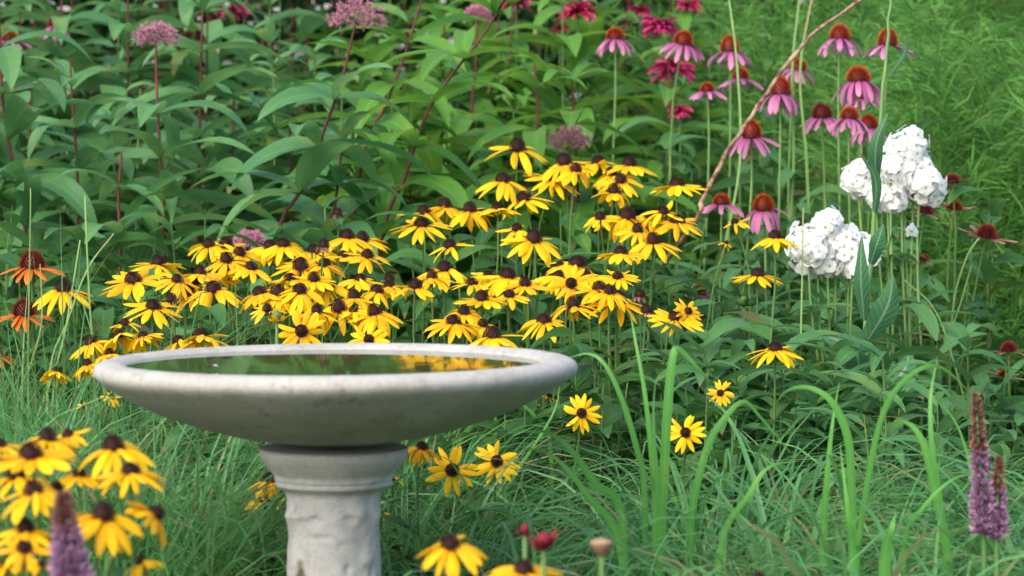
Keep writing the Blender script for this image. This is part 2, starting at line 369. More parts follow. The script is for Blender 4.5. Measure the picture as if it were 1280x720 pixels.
tag(wo, 'still dark water lying in the concrete bowl, reflecting the plants', 'water')
# fallen petal floating in the water
fp = P(262, 464, 2.98); fb = np.array([P(262, 463, 3.0)[0], 3.0, z0 + .009])
ft = thing('fallen_petal', fb, 'small dark red petal scrap with modelled white highlight floating in the bird bath water', 'petal')
m = MB(); ribbons(m, [[-.004, 0, 0]], [.3], [.5], [-.4], [.011], [.007], obov, 6, 3, .5); m.build('red_half', M['deadred'], ft)
m = MB(); ribbons(m, [[.002, 0, .001]], [.2], [.7], [-.5], [.007], [.006], obov, 6, 3, .5); m.build('white_highlight', M['white'], ft)  # the highlight on the red scrap, modelled as a small white piece

# ------------------------------------------------------------------ flower heads (shared meshes)
def rays_mesh(name, mat, n, L, W, droop, r0=.0045, spread=.32, prof=ray, e0=.05, skip=(), S=7, groove=.18, zo=0.):
    az = np.arange(n) / n * 2 * np.pi + rng.normal(0, .10, n); keep = np.array([i for i in range(n) if i not in skip]); az = az[keep]; k = len(az)
    m = MB(); dr = droop * (1 + rng.normal(0, spread, k)); r0_ = np.full(k, r0)
    ribbons(m, np.c_[r0_ * np.cos(az), r0_ * np.sin(az), zo + rng.normal(0, .0006, k)], az, e0 - dr * .25, e0 - dr * 1.35, L * rng.uniform(.88, 1.08, k), W * rng.uniform(.82, 1.12, k), prof, S, 5, -.22,
            rng.normal(0, .3, k), rng.normal(0, .22, k), .8, groove=groove)
    return m.mesh(name, mat)
def dome_mesh(name, mat, r, h, bumps=150, size=.0011):
    m = MB(); t = np.linspace(0, 1, 10)
    m.lathe(np.c_[r * np.clip(np.cos(t * np.pi / 2) ** .6, .01, 1) * (.85 + .15 * np.sin(t * 3)), -h * .1 + h * t * 1.0], 18, col=(.5, .5, 0, 0))
    i = np.arange(bumps); u = (i + .5) / bumps; ph = i * 2.39996
    rr = r * np.sqrt(1 - u ** 2.6); z = -h * .1 + h * u
    b = np.c_[rr * np.cos(ph), rr * np.sin(ph), z]
    ribbons(m, b, ph, u * 1.3, u * 1.4, size * 1.9, size * 1.3, gblade, 2, 3, -.9)
    return m.mesh(name, mat)
def spiny_mesh(name, mat, r, h, n=120, L=.0075):
    m = MB(); t = np.linspace(0, 1, 10)
    m.lathe(np.c_[r * .8 * np.clip(np.cos(t * np.pi / 2) ** .55, .01, 1), h * .85 * t], 18, col=(.5, .5, 0, 0))
    i = np.arange(n); u = (i + .5) / n; ph = i * 2.39996
    rr = r * .78 * np.sqrt(1 - u ** 2.2); b = np.c_[rr * np.cos(ph), rr * np.sin(ph), h * .85 * u]
    for k in (0, 1.57): ribbons(m, b, ph, .15 + u * 1.2, .5 + u * 1.05, L * rng.uniform(.8, 1.1, n), L * .36, lambda t: 1.02 - t * .85, 3, 2, 0, k)
    return m.mesh(name, mat)

RUD = [rays_mesh('susan_petals', M['yellow'], random.choice([13, 14, 15, 15, 16]), .0295, .0080, dr) for dr in (.25, .4, .5, .62, .72, .85, .5, .62)]
RUD += [rays_mesh('susan_petals', M['yellow'], n, L, .0088, dr, skip=sk, spread=.5) for n, L, dr, sk in ((14, .029, .45, (3,)), (13, .031, .7, (8, 9)), (12, .027, .35, (5,)), (15, .030, .8, ()), (11, .031, .55, (2, 7)), (13, .026, .95, (4,)))]
RUD_FLAT = [rays_mesh('susan_petals', M['yellow'], n, .0285, .0082, dr, spread=.6) for n, dr in ((12, .06), (11, .15), (13, .2))]
RUD_HALF = [rays_mesh('susan_petals', M['yellow'], 12, .028, .0082, .5, skip=s, spread=.4) for s in ((1, 2, 3, 8), (5, 6, 10), (0, 4, 7, 9))]
CONE = [dome_mesh('susan_cone', M['cone'], .0070, h) for h in (.0085, .0100, .0115)]
ORA = [rays_mesh('orange_petals', M['orange'], 14, .037, .0115, dr, .009) for dr in (.5, .62)]
PUR = [rays_mesh('coneflower_petals', M['pink'], n, .042, .0088, dr, .009, prof=strap, spread=.2) for n, dr in ((13, .6), (14, .8), (12, .95), (13, 1.1), (12, .75))]
PUR_FEW = [rays_mesh('coneflower_petals', M['pink'], 13, .041, .0090, .75, .009, prof=strap, skip=(0, 3, 4, 8, 9, 11), spread=.35)]
SPINE = [spiny_mesh('coneflower_cone', M['spine'], .0155, h) for h in (.018, .022, .027)]
SPINE_RED = [spiny_mesh('coneflower_cone', M['spine_red'], .0165, h) for h in (.022, .025)]
SPINE_OLD = [spiny_mesh('seed_cone', M['spine_red'], .013, h, 150, .0075) for h in (.013, .017)]
WITHER = [rays_mesh('withered_petals', M['wither'], 12, .038, .006, dr, .009, prof=strap, skip=sk, spread=.8, e0=.25) for dr, sk in ((.1, (1, 4, 5, 9)), (.4, (0, 3, 6, 7, 10)), (.25, (2, 5, 8)))]

def frame(axis, spin=0., s=1.0, pos=(0, 0, 0)):
    q = Vector(axis).to_track_quat('Z', 'Y').to_matrix().to_4x4()
    return Matrix.Translation(Vector([float(x) for x in pos])) @ q @ Matrix.Rotation(spin, 4, 'Z') @ Matrix.Scale(s, 4)
ORD = 'leftmost second third fourth fifth sixth seventh eighth ninth tenth eleventh twelfth'.split()
def ordinal(i, n):
    if n == 1: return 'only one'
    if i == 0: return 'leftmost'
    if i == n - 1: return 'rightmost'
    return ORD[i] + ' from left'

def stem_path(base, head, axis, n=9, k=.12):
    base = np.asarray(base, float); head = np.asarray(head, float); H = head[2] - base[2]
    ax = np.asarray(axis, float)
    return crom([base, base + (head - base) * .35 + rng.normal(0, .006, 3), head - ax * H * k * .9 + (base - head) * .06, head], n)

def leaves_on(mb, pts, zlo, zhi, n, L, W, prof=lance, e0=.7, e1=-.5, mi=0, S=7, fold=.3, ripple=.12):
    pts = np.asarray(pts); z = pts[:, 2]; lo, hi = z.min() + (z.max() - z.min()) * zlo, z.min() + (z.max() - z.min()) * zhi
    zz = np.linspace(lo, hi, n) + rng.normal(0, .008, n)
    b = np.c_[np.interp(zz, z, pts[:, 0]), np.interp(zz, z, pts[:, 1]), zz]
    az = np.arange(n) * 2.4 + rng.uniform(0, 6.28) + rng.normal(0, .3, n)
    ribbons(mb, b, az, e0 + rng.normal(0, .2, n), e1 + rng.normal(0, .3, n), L * rng.uniform(.7, 1.15, n), W * rng.uniform(.75, 1.15, n), prof, S, 3, fold, rng.normal(0, .25, n), rng.normal(0, .3, n), 1., ripple)

def flower(name, px, py, d, axis, scale, petals, cone, label, cat, group, spin=None, stem_m='stem', stem_r=.0015, leaf_m='rud_leaf', nleaf=9, leaf=(.095, .030), zl=(.12, .80), cone_up=.0045, base_off=None, leaf_prof=lance):
    axis = unit(axis); c = P(px, py, d); head = c - axis * cone_up * scale
    off = np.array([rng.normal(0, .035), rng.normal(.02, .04)]) if base_off is None else np.asarray(base_off)
    base = np.array([head[0] + off[0] - axis[0] * .05, head[1] + off[1] - axis[1] * .05, 0.0])
    t = thing(name, base, label, cat, group)
    path = stem_path((0, 0, 0), head - base, axis)
    m = MB(); m.tube(path, np.linspace(stem_r * 1.5, stem_r, len(path)), 6, (rng.uniform(), rng.uniform(), 0, 0)); m.build('stem', M[stem_m], t)
    if nleaf:
        m = MB(); leaves_on(m, path, zl[0], zl[1], nleaf, *leaf, leaf_prof); m.build('foliage', M[leaf_m], t)
    sp = rng.uniform(0, 6.28) if spin is None else spin
    if petals is not None: link('petals', petals, t, frame(axis, sp, scale, head - base))
    if cone is not None: link('cone', cone, t, frame(axis, sp, scale, head - base))
    return t
def tilt(deg, az=-90., jit=6.):
    """axis tilted deg from upright towards compass az (-90 = to the viewer)"""
    a = R(az + rng.normal(0, 25 if deg < 30 else 4)); e = R(deg + rng.normal(0, jit)); return np.array([math.sin(e) * math.cos(a), math.sin(e) * math.sin(a), math.cos(e)])

# ---- black-eyed susans: (px, py, width px[, kind]) by clump and row; kind f=facing the viewer, h=ragged, a=seen from behind
def d_of(py): return float(np.interp(py, [170, 445], [5.05, 3.72]))
ROWS = [
 ('in the highest row of the middle clump', [(647,181,66),(705,199,62),(748,199,58),(787,202,60)]),
 ('in the second row of the middle clump', [(629,221,62),(692,220,60),(776,223,50),(846,227,62)]),
 ('in the third row of the middle clump', [(654,244,64),(768,236,56),(622,257,50),(587,259,56),(556,254,56),(530,262,56)]),
 ('below the middle clump peak', [(527,276,62),(646,283,48,'h'),(668,295,66),(750,269,48,'h'),(784,266,70),(830,262,48),(847,273,62)]),
 ('around the centre of the middle clump', [(562,304,56,'h'),(722,325,68),(776,312,56),(817,298,62)]),
 ('in the row above the rim, middle clump', [(556,332,62),(612,342,52),(635,341,64),(714,353,50,'f'),(749,357,58),(772,343,46)]),
 ('in the low row of the middle clump', [(519,354,58),(486,354,46),(471,360,56),(602,370,58),(637,366,52,'h'),(580,387,50)]),
 ('just above the rim, middle clump', [(567,398,62),(615,415,70),(604,403,44),(680,397,60),(716,378,58),(774,372,66)]),
 ('in the top row of the left clump', [(261,303,52),(283,303,58),(338,304,58),(354,302,56),(392,310,58)]),
 ('at the raised end, left clump', [(434,292,58),(453,296,56),(429,317,46),(460,316,54),(405,327,52)]),
 ('in the second row of the left clump', [(283,322,56),(270,336,60),(376,330,64),(362,345,50)]),
 ('in the third row of the left clump', [(266,358,66),(245,350,52,'h'),(323,362,56),(347,363,62),(375,359,60)]),
 ('tucked behind others in the left clump', [(300,313,52),(314,331,54),(392,346,52),(410,356,54),(250,338,52),(236,363,54),(396,386,50),(450,346,48),(334,384,46,'h'),(222,347,48)]),
 ('tucked behind others in the middle clump', [(590,351,48),(656,352,50),(731,341,48),(762,362,50),(699,343,48),(813,268,50),(797,285,46),(720,209,50),(763,214,48),(540,343,46)]),
 ('nearest the rim, left clump', [(423,382,64),(442,368,52),(442,385,44,'h'),(468,387,60)]),
 ('peeping open over the rim', [(377,413,56,'f'),(461,424,46,'f')]),
 ("at the left clump's outer edge", [(79,357,68),(166,346,70),(197,325,62),(192,379,62),(156,402,40,'h')]),
 ('back turned, near the rim end', [(113,425,56,'a'),(147,417,56,'a'),(137,440,48,'a'),(178,418,50,'a'),(108,453,46,'a'),(70,463,40,'a'),(250,418,76,'a'),(222,424,52,'a')]),
 ('below the bowl edge in the grass', [(140,495,28,'h'),(104,506,18,'h')]),
 ('alone in greenery below the phlox', [(969,293,54),(947,340,54),(969,432,58)]),
 ('loose beside the middle clump', [(845,393,60),(861,388,36,'f'),(918,276,36,'h'),(908,303,20,'h')]),
 ('low and open-faced in the grass', [(528,556,50),(565,587,60,'f'),(621,576,54,'f'),(727,516,44,'f'),(857,540,46,'f'),(900,491,32,'f')]),
 ('half hidden beside the pedestal', [(336,597,52),(331,622,54),(489,597,36,'h'),(476,640,26,'h')]),
 ('tucked under the rim end', [(687,494,26,'h'),(668,506,14,'h')]),
]
def k_near(k): return k == 'n'
def susan(px, py, wpx, kind, d, label, group):
    dia = .066
    scale = wpx / ppm(d) / dia * (1.27 if kind is None else 1.15)
    if kind == 'f': ax = tilt(68, -90 + rng.normal(0, 14)); pet = random.choice(RUD_FLAT); scale *= 1.0
    elif kind == 'a': ax = tilt(24, 125); pet = random.choice(RUD[4:6])
    elif kind == 'h': ax = tilt(24, rng.uniform(-150, -30)); pet = random.choice(RUD_HALF)
    elif k_near(kind): ax = tilt(13, -90, 5); pet = RUD[int(rng.integers(0, 5))]; scale *= 1.06
    else: ax = tilt(13, -90, 7); pet = random.choice(RUD)
    return flower('black_eyed_susan', px, py, d, ax, scale, pet, random.choice(CONE), label, 'flower', group)
for phrase, row in ROWS:
    row = sorted(row); n = len(row)
    for i, q in enumerate(row):
        px, py, wpx = q[:3]; k = q[3] if len(q) > 3 else None
        d = d_of(py)
        if py > 450: d = {'below': 3.75, 'low a': 3.47 if px < 650 else 3.62, 'half ': 3.44, 'tucke': 4.0}.get(phrase[:5], 4.0)
        if 'back turned' in phrase: d = 3.85 + rng.normal(0, .06)
        if 'alone' in phrase: d = 3.95 if py > 400 else 4.4
        d += rng.normal(0, .03)
        look = {'f': 'open-faced', 'h': 'ragged', 'a': 'nodding'}.get(k, 'yellow')
        look = look if look == 'yellow' else look + ' yellow'
        lab = f'{look} black-eyed susan {phrase}' if n == 1 else f'{look} black-eyed susan, {ordinal(i, n)} {phrase}'
        susan(px, py, wpx, k, d, lab, 'black-eyed susans ' + phrase)
FG = [(59,543,82,None,2.62,'at the crown of the near blurred clump'), (38,563,112,None,2.5,'broad, just under the crown of the near blurred clump'),
      (141,553,100,None,2.62,'flat-topped, nearest the grass, top of the near clump'), (163,584,88,None,2.5,'evenly drooping, on the grass side of the near clump'),
      (84,540,56,'h',2.75,'pale and ragged behind the crown of the near clump'), (99,590,62,None,2.62,'half hidden between two bigger heads of the near clump'),
      (20,590,86,None,2.6,'at the frame edge, second row of the near clump'), (41,609,92,None,2.45,'drooping in the middle of the near blurred clump'),
      (72,606,64,'h',2.55,'behind the purple spike tip'), (129,639,108,None,2.4,'large and tilted, beside the purple spike'), 
      (198,640,90,'s',2.5,'tipped sideways on its stem, showing its underside'), (32,657,84,None,2.45,'low at the frame corner, above another head'),
      (30,682,76,'h',2.42,'under the low corner head of the near clump'), (52,704,40,'h',2.4,'small, lowest beside the purple spike'),
      (176,700,56,'a',2.45,'cut by the frame, below the sideways one'), (0,553,60,None,2.6,'cut by the frame edge beside the crown'),
      (563,676,92,None,2.45,'alone and blurred in front of the pedestal foot'), (655,708,92,None,2.4,'under the red bud, cut by the bottom edge'),
      (948,719,66,None,2.4,'almost wholly below the bottom edge, dark cone showing'), (10,700,60,None,2.5,'at the very bottom corner of the near clump')]
for (px, py, wpx, k, d, ph) in FG:
    if k == 's':
        sc = wpx / ppm(d) / .066
        flower('black_eyed_susan', px, py, d, (.72, .10, .62), sc, RUD[2], CONE[1], 'yellow black-eyed susan ' + ph, 'flower', 'near black-eyed susans', stem_r=.0022, base_off=(-.06, .0), nleaf=3, zl=(.1, .5))
    else:
        t = susan(px, py, wpx * .92, k or 'n', d, 'yellow black-eyed susan ' + ph, 'near black-eyed susans')

for (px, py, d, lab) in ((405,304,4.25,'dark spent susan cone without petals, top of the left clump'), (487,346,4.25,'dark spent susan cone without petals between the two clumps'), (561,262,4.75,'dark spent susan cone without petals, upper left of the middle clump'),
                         (808,386,4.1,'small dark spent susan cone at the lower end of the middle clump'), (422,264,4.6,'dark spent susan cone against the joe-pye leaves'), (800,366,4.2,'dark spent susan cone on a leaning stem beside the lowest middle susans'), (214,372,4.1,'dark spent susan cone inside the left clump edge'), (700,330,4.3,'dark spent susan cone behind the middle clump centre')):
    flower('spent_susan', px, py, d, tilt(8), .95, rays_mesh('shrivelled_petals', M['wither'], 10, .012, .004, 1.1, spread=.5), random.choice(CONE), lab, 'seed head', 'spent susan heads')
# ---- orange coneflowers by the edge
for (px, py, wpx, d, lab) in ((40, 323, 82, 4.25, 'orange coneflower with maroon cone, the highest at the frame edge'), (30, 383, 76, 4.2, 'orange coneflower with maroon cone, below the highest orange one'),
                              (-8, 437, 60, 4.1, 'orange coneflower cut by the frame edge, lowest of the orange ones')):
    flower('orange_coneflower', px, py, d, tilt(6, -90, 3), wpx / ppm(d) / .088, random.choice(ORA), random.choice(SPINE_RED), lab, 'flower', 'orange coneflowers', stem_r=.0024, cone_up=.012, nleaf=4, leaf=(.11, .03))

# ---- purple coneflowers
PC = [(769,41,62,1,5.9,'alone above the broad leaves, beside red bee balm'), (855,47,64,1,5.7,'over dusty pink bloom, orange cone held high'), (912,56,58,2,5.75,'with pale drooping petals, near the top of the dry stalk'),
      (884,108,52,0,5.6,'small and star-like with spread petals'), (926,92,62,0,5.85,'flat, half hidden behind the dry stalk'), (976,109,58,3,5.25,'just behind the dry stalk with steeply hanging petals'),
      (998,79,60,4,5.7,'hidden behind stems between the dry stalk and the big ones'), (1050,40,70,1,5.6,'topmost with a bright orange cone, right of the dry stalk'), (1110,48,82,'few',5.4,'with a gap in its petals, outermost at the ferny green'),
      (1073,91,64,3,5.35,'large dark cone and hanging petals above the trio'), (1076,118,56,0,5.5,'small cone peeping between the large cone and the trio'), (1027,138,58,2,5.3,'maroon-coned, at the stick side of the trio'),
      (1062,140,64,1,5.2,'in front in the middle of the trio'), (1086,152,50,3,5.35,'orange-coned, partly hidden behind the blue-green stem'), (939,163,62,2,5.0,'crossed by the dry stalk, lowest on it'),
      (902,248,64,0,4.95,'beside the susans, broad pink petals'), (954,253,56,3,4.9,'tall-coned, between the susans and the phlox'), (876,362,46,0,4.7,'dull and half hidden under the middle clump'),
      (12,44,60,0,6.3,'soft pink, blurred at the frame edge'), (70,26,40,3,6.9,'dark maroon, blurred behind the leaves')]
for i, (px, py, wpx, k, d, ph) in enumerate(PC):
    pet = PUR_FEW[0] if k == 'few' else PUR[k]
    sc = .94 * wpx / ppm(d) / {0: .092, 1: .084, 2: .074, 3: .066, 4: .086, 'few': .098}[k]
    flower('purple_coneflower', px, py, d, tilt(5, -90, 5), sc, pet, SPINE[i % 3] if 'maroon' not in ph else SPINE_RED[0], 'purple coneflower ' + ph, 'flower', 'purple coneflowers', stem_m='palestem', stem_r=.0020, cone_up=.011, nleaf=5, leaf=(.13, .034), zl=(.2, .8), leaf_m='phlox_leaf')

# ---- withered seed heads
SH = [(1190,224,60,4.9,'sideways beside the upper phlox'), (1157,262,56,5.0,'flat under the upper phlox'), (1193,257,60,5.0,'with two long dry rays, beside the flat one'), (1234,291,76,4.8,'largest, on a long leaning pale stem'),
      (1155,322,40,5.1,'brown and small, below the single floret'), (1237,350,34,5.0,'small green-brown, under the largest one'), (1155,418,50,4.9,'rusty, low behind the arching leaves'), (1261,435,60,4.7,'dark maroon, by the frame edge'), (1257,467,46,4.6,'dark, lowest by the frame edge'),
      (176,106,30,6.0,'blurred maroon among the tall leaves')]
for i, (px, py, wpx, d, ph) in enumerate(SH):
    flower('seed_head', px, py, d, tilt(10, -60, 8), wpx / ppm(d) / .088, WITHER[i % 3], SPINE_OLD[i % 2], 'withered coneflower seed head ' + ph, 'seed head', 'withered coneflowers', stem_r=.0017, cone_up=.007, nleaf=2, zl=(.1, .5), base_off=(-.10 if i == 3 else rng.normal(0, .03), .02))

# ------------------------------------------------------------------ near dead heads and buds
def bud_thing(px, py, d, label, cat, petal, core, n, L, stem_m='palestem', r=.0022, cup=False):
    c = P(px, py, d); base = np.array([c[0] + .01, c[1] + .01, 0.]); t = thing('flower_bud', base, label, cat, 'flower buds'); h = c - base
    m = MB(); m.tube(stem_path((0, 0, 0), h, (0, 0, 1)), r, 6); m.build('stem', M[stem_m], t)
    m = MB(); s = np.linspace(0, 1, 10); m.lathe(np.c_[L * (.62 if cup else .38) * (np.sin(np.clip(s * 2.9, .03, 3.1)) ** .7 if not cup else np.interp(s, [0, .5, .8, 1], [.15, .8, 1, .02])), L * ((s - .4) if not cup else np.interp(s, [0, .8, 1], [-.7, .15, .3]))], 14, h); m.build('core', M[core], t)
    m = MB(); az = np.arange(n) / n * 6.283 + rng.normal(0, .2, n)
    if cup: ribbons(m, h + np.c_[np.cos(az), np.sin(az), 0 * az] * L * .5, az, .2, -1.5, L * rng.uniform(.9, 1.4, n), L * .7, ovate, 6, 3, -.3)
    else: ribbons(m, np.tile(h - np.array([0, 0, L * .3]), (n, 1)), az, rng.uniform(-.6, .5, n), rng.uniform(.5, 1.6, n), L * rng.uniform(.9, 1.5, n), L * .5, ovate, 6, 3, .4); m.build('petals', M[petal], t)
bud_thing(680, 680, 2.4, 'dark red closing bud, blurred, above the lowest near susan', 'bud', 'deadred', 'deadred', 9, .016)
bud_thing(656, 664, 2.55, 'fainter red bud just behind the dark red closing bud', 'bud', 'deadred', 'deadred', 7, .010)
bud_thing(752, 680, 2.4, 'cream and maroon dead head, blurred, on a pale stalk', 'dead head', 'deadred', 'cream', 6, .016, cup=True)
bud_thing(590, 630, 3.95, 'small yellow-green opening bud in the grass below the open susans', 'bud', 'yellow', 'stem', 9, .012)
bud_thing(718, 547, 4.0, 'round greenish bud in the grass under the open susan', 'bud', 'stem', 'yellow', 9, .010)
bud_thing(930, 378, 4.5, 'spiky pale green bud between the two lone susans', 'bud', 'stem', 'stem', 12, .017)
bud_thing(346, 397, 3.85, 'half-open yellow-green bud above the rim, left clump', 'bud', 'yellow', 'stem', 9, .016)

# ------------------------------------------------------------------ white phlox
def floret_cluster(mb, c, rad, n, size=.0125, lumps=0):
    """small five-petalled florets in two loose layers over a lumpy head"""
    c = np.asarray(c, float); rad = np.asarray(rad, float)
    cen = [(c, rad)]
    if lumps:
        cen = []
        for k in range(lumps):
            u = 1 - 1.5 * (k + .5) / lumps; ph = k * 2.39996 + rng.uniform(0, .8); q = math.sqrt(max(0, 1 - u * u))
            cen.append((c + np.array([q * math.cos(ph), q * math.sin(ph), u]) * rad * rng.uniform(.22, .42), rad * rng.uniform(.66, .84)))
    pos, nrm = [], []
    per = max(3, n // len(cen))
    for cc, rr in cen:
        for lo, hi, m_ in ((.84, 1.1, per), (.5, .78, per if lumps else 0)):
            if not m_: continue
            i = np.arange(m_); u = 1 - 1.7 * (i + .5) / m_; ph = i * 2.39996 + rng.normal(0, .3, m_); q = np.sqrt(np.clip(1 - u * u, 0, 1))
            d = unit(np.c_[q * np.cos(ph), q * np.sin(ph), u] + rng.normal(0, .12, (m_, 3)))
            pos.append(cc + d * rr * rng.uniform(lo, hi, (m_, 1))); nrm.append(unit(d + rng.normal(0, .24, (m_, 3))))
    pos = np.concatenate(pos); nrm = np.concatenate(nrm)
    for k in range(len(pos)):
        q = np.array(Vector(nrm[k]).to_track_quat('Z', 'Y').to_matrix())
        loc = MB(); az = np.arange(5) * 1.2566 + rng.uniform(0, 6.28)
        ribbons(loc, np.zeros((5, 3)), az, .10, -.14, size * rng.uniform(.85, 1.1, 5), size * .95, obov, 4, 3, .12, rnd=(rng.uniform(), .5))
        V = loc.v[0] @ q.T + pos[k]; mb.grid(V.reshape(5, 5, 3, 3), loc.c[0].reshape(5, 5, 3, 4))
PH = [('tall white phlox, the upper of two, with several lobes of bloom', 4.72, (1128, 700), [((1132,186),(33,36),70),((1150,228),(33,34),70),((1109,245),(27,27),48),((1072,222),(23,30),46),((1128,218),(26,28),40), ((1112,212),(20,24),26), ((1095,238),(20,24),26), ((1142,206),(24,24),30)]),
      ('lower white phlox, a broad rounded head beside the blue-green stem', 4.55, (1045, 700), [((1034,280),(24,27),46), ((1010,306),(28,32),56), ((1062,310),(32,36),70), ((1022,326),(32,26),50), ((1044,306),(36,38),74), ((1066,334),(20,18),22), ((1090,318),(13,18),12)])]
for lab, d, bpx, lobes in PH:
    b = P(bpx[0], bpx[1], d); base = np.array([b[0], b[1], 0.]); t = thing('white_phlox', base, lab, 'phlox', 'white phlox')
    st = MB(); fo = MB(); k = ppm(d)
    for (cx, cy), (rx, rz), n in lobes:
        c = P(cx, cy + rz * .15, d + rng.normal(0, .015)) - base
        path = crom([(0, 0, 0), c * .5 + rng.normal(0, .008, 3), c * .85 + np.array([0, 0, -.01]), c], 9); st.tube(path, np.linspace(.0032, .0018, 9), 6)
        if n > 40: leaves_on(fo, path, .3, .84, 8, .10, .024, lance, .6, -.5)
        m = MB(); floret_cluster(m, c, (rx / k * .88, rx / k * .8, rz / k * .9), int(n * 1.15), .0118, 4); m.build('flower_cluster', M['white'], t)
    st.build('stem', M['palestem'], t); fo.build('foliage', M['phlox_leaf'], t)
c = P(1141, 288, 4.5); base = np.array([P(1100, 300, 4.6)[0], 4.6, 0.]); t = thing('phlox_floret', base, 'single white phlox floret on a thin stalk apart from the big heads', 'phlox', None)
m = MB(); m.tube(crom([(0, 0, 0), (.01, 0, c[2] * .7), P(1112, 300, 4.6) - base, c - base], 12), .0013, 6); m.build('stem', M['stem'], t)
m = MB(); floret_cluster(m, c - base, (.004, .004, .004), 3, .011); m.build('flower_cluster', M['white'], t)

# ------------------------------------------------------------------ plumes: joe-pye heads, bee balm, purple spikes
def fuzzy_head(mb, c, r, n, L, flat=.6):
    i = np.arange(n); u = 1 - 1.3 * (i + .5) / n; ph = i * 2.39996; s = np.sqrt(np.clip(1 - u * u, 0, 1))
    nrm = np.c_[s * np.cos(ph), s * np.sin(ph), u]; pos = np.asarray(c) + nrm * r * np.array([1, 1, flat]) * rng.uniform(.45, 1.0, (n, 1))
    q = 22; b = np.repeat(pos, q, 0); nn = unit(np.repeat(nrm, q, 0) + rng.normal(0, .6, (n * q, 3)) + np.array([0, 0, .35]))
    az = np.arctan2(nn[:, 1], nn[:, 0]); el = np.arcsin(nn[:, 2])
    ribbons(mb, b, az, el, el + rng.normal(0, .3, n * q), L * rng.uniform(.7, 1.2, n * q), L * .10, strap, 2, 2, 0, rng.uniform(0, 3, n * q))
def spike(px0, py0, px1, py1, d, wpx, label, purple_frac=.6):
    top = P(px0, py0, d); bot = P(px1, py1, d); base = np.array([bot[0] + .005, bot[1], 0.]); t = thing('purple_spike', base, label, 'flower spike', 'purple flower spikes')
    path = crom([(0, 0, 0), (bot - base), (bot * .5 + top * .5 - base), top - base], 14); m = MB(); m.tube(path, np.linspace(.0035, .0015, 14), 6); m.build('stem', M['stem'], t)
    W = wpx / ppm(d) * .5; L = np.linalg.norm(top - bot)
    for nm, mat, a, b_, n in (('florets', 'purple', 0, purple_frac, 150), ('buds', 'budbrown', purple_frac - .03, 1, 110)):
        u = rng.uniform(a, b_, n); p = (bot - base) + (top - bot) * u[:, None]; wd = W * np.clip(1.12 - u * .75, .2, 1)
        ph = rng.uniform(0, 6.28, n); q = 7; m = MB()
        bb_ = np.repeat(p, q, 0) + np.c_[np.cos(np.repeat(ph, q)), np.sin(np.repeat(ph, q)), 0 * np.repeat(ph, q)] * (np.repeat(wd, q) * .35)[:, None]
        az = np.repeat(ph, q) + rng.normal(0, .6, n * q)
        ribbons(m, bb_, az, rng.normal(.5, .4, n * q), rng.normal(.7, .5, n * q), np.repeat(wd, q) * rng.uniform(.5, .9, n * q), np.repeat(wd, q) * (.2 if nm == 'florets' else .3), strap if nm == 'florets' else ovate, 3, 3, .3, rng.uniform(0, 3, n * q))
        m.build(nm, M[mat], t)
spike(78, 618, 92, 760, 2.35, 62, 'near blurred purple flower spike among the susans', .72)
spike(375, 702, 375, 780, 2.3, 24, 'tiny blurred brown spike tip before the pedestal', .2)
spike(1220, 492, 1230, 668, 3.0, 36, 'tall purple flower spike with brown bud tip at the grass edge', .58)
spike(1249, 570, 1246, 674, 3.0, 30, 'shorter purple flower spike leaning by the tall one', .58)

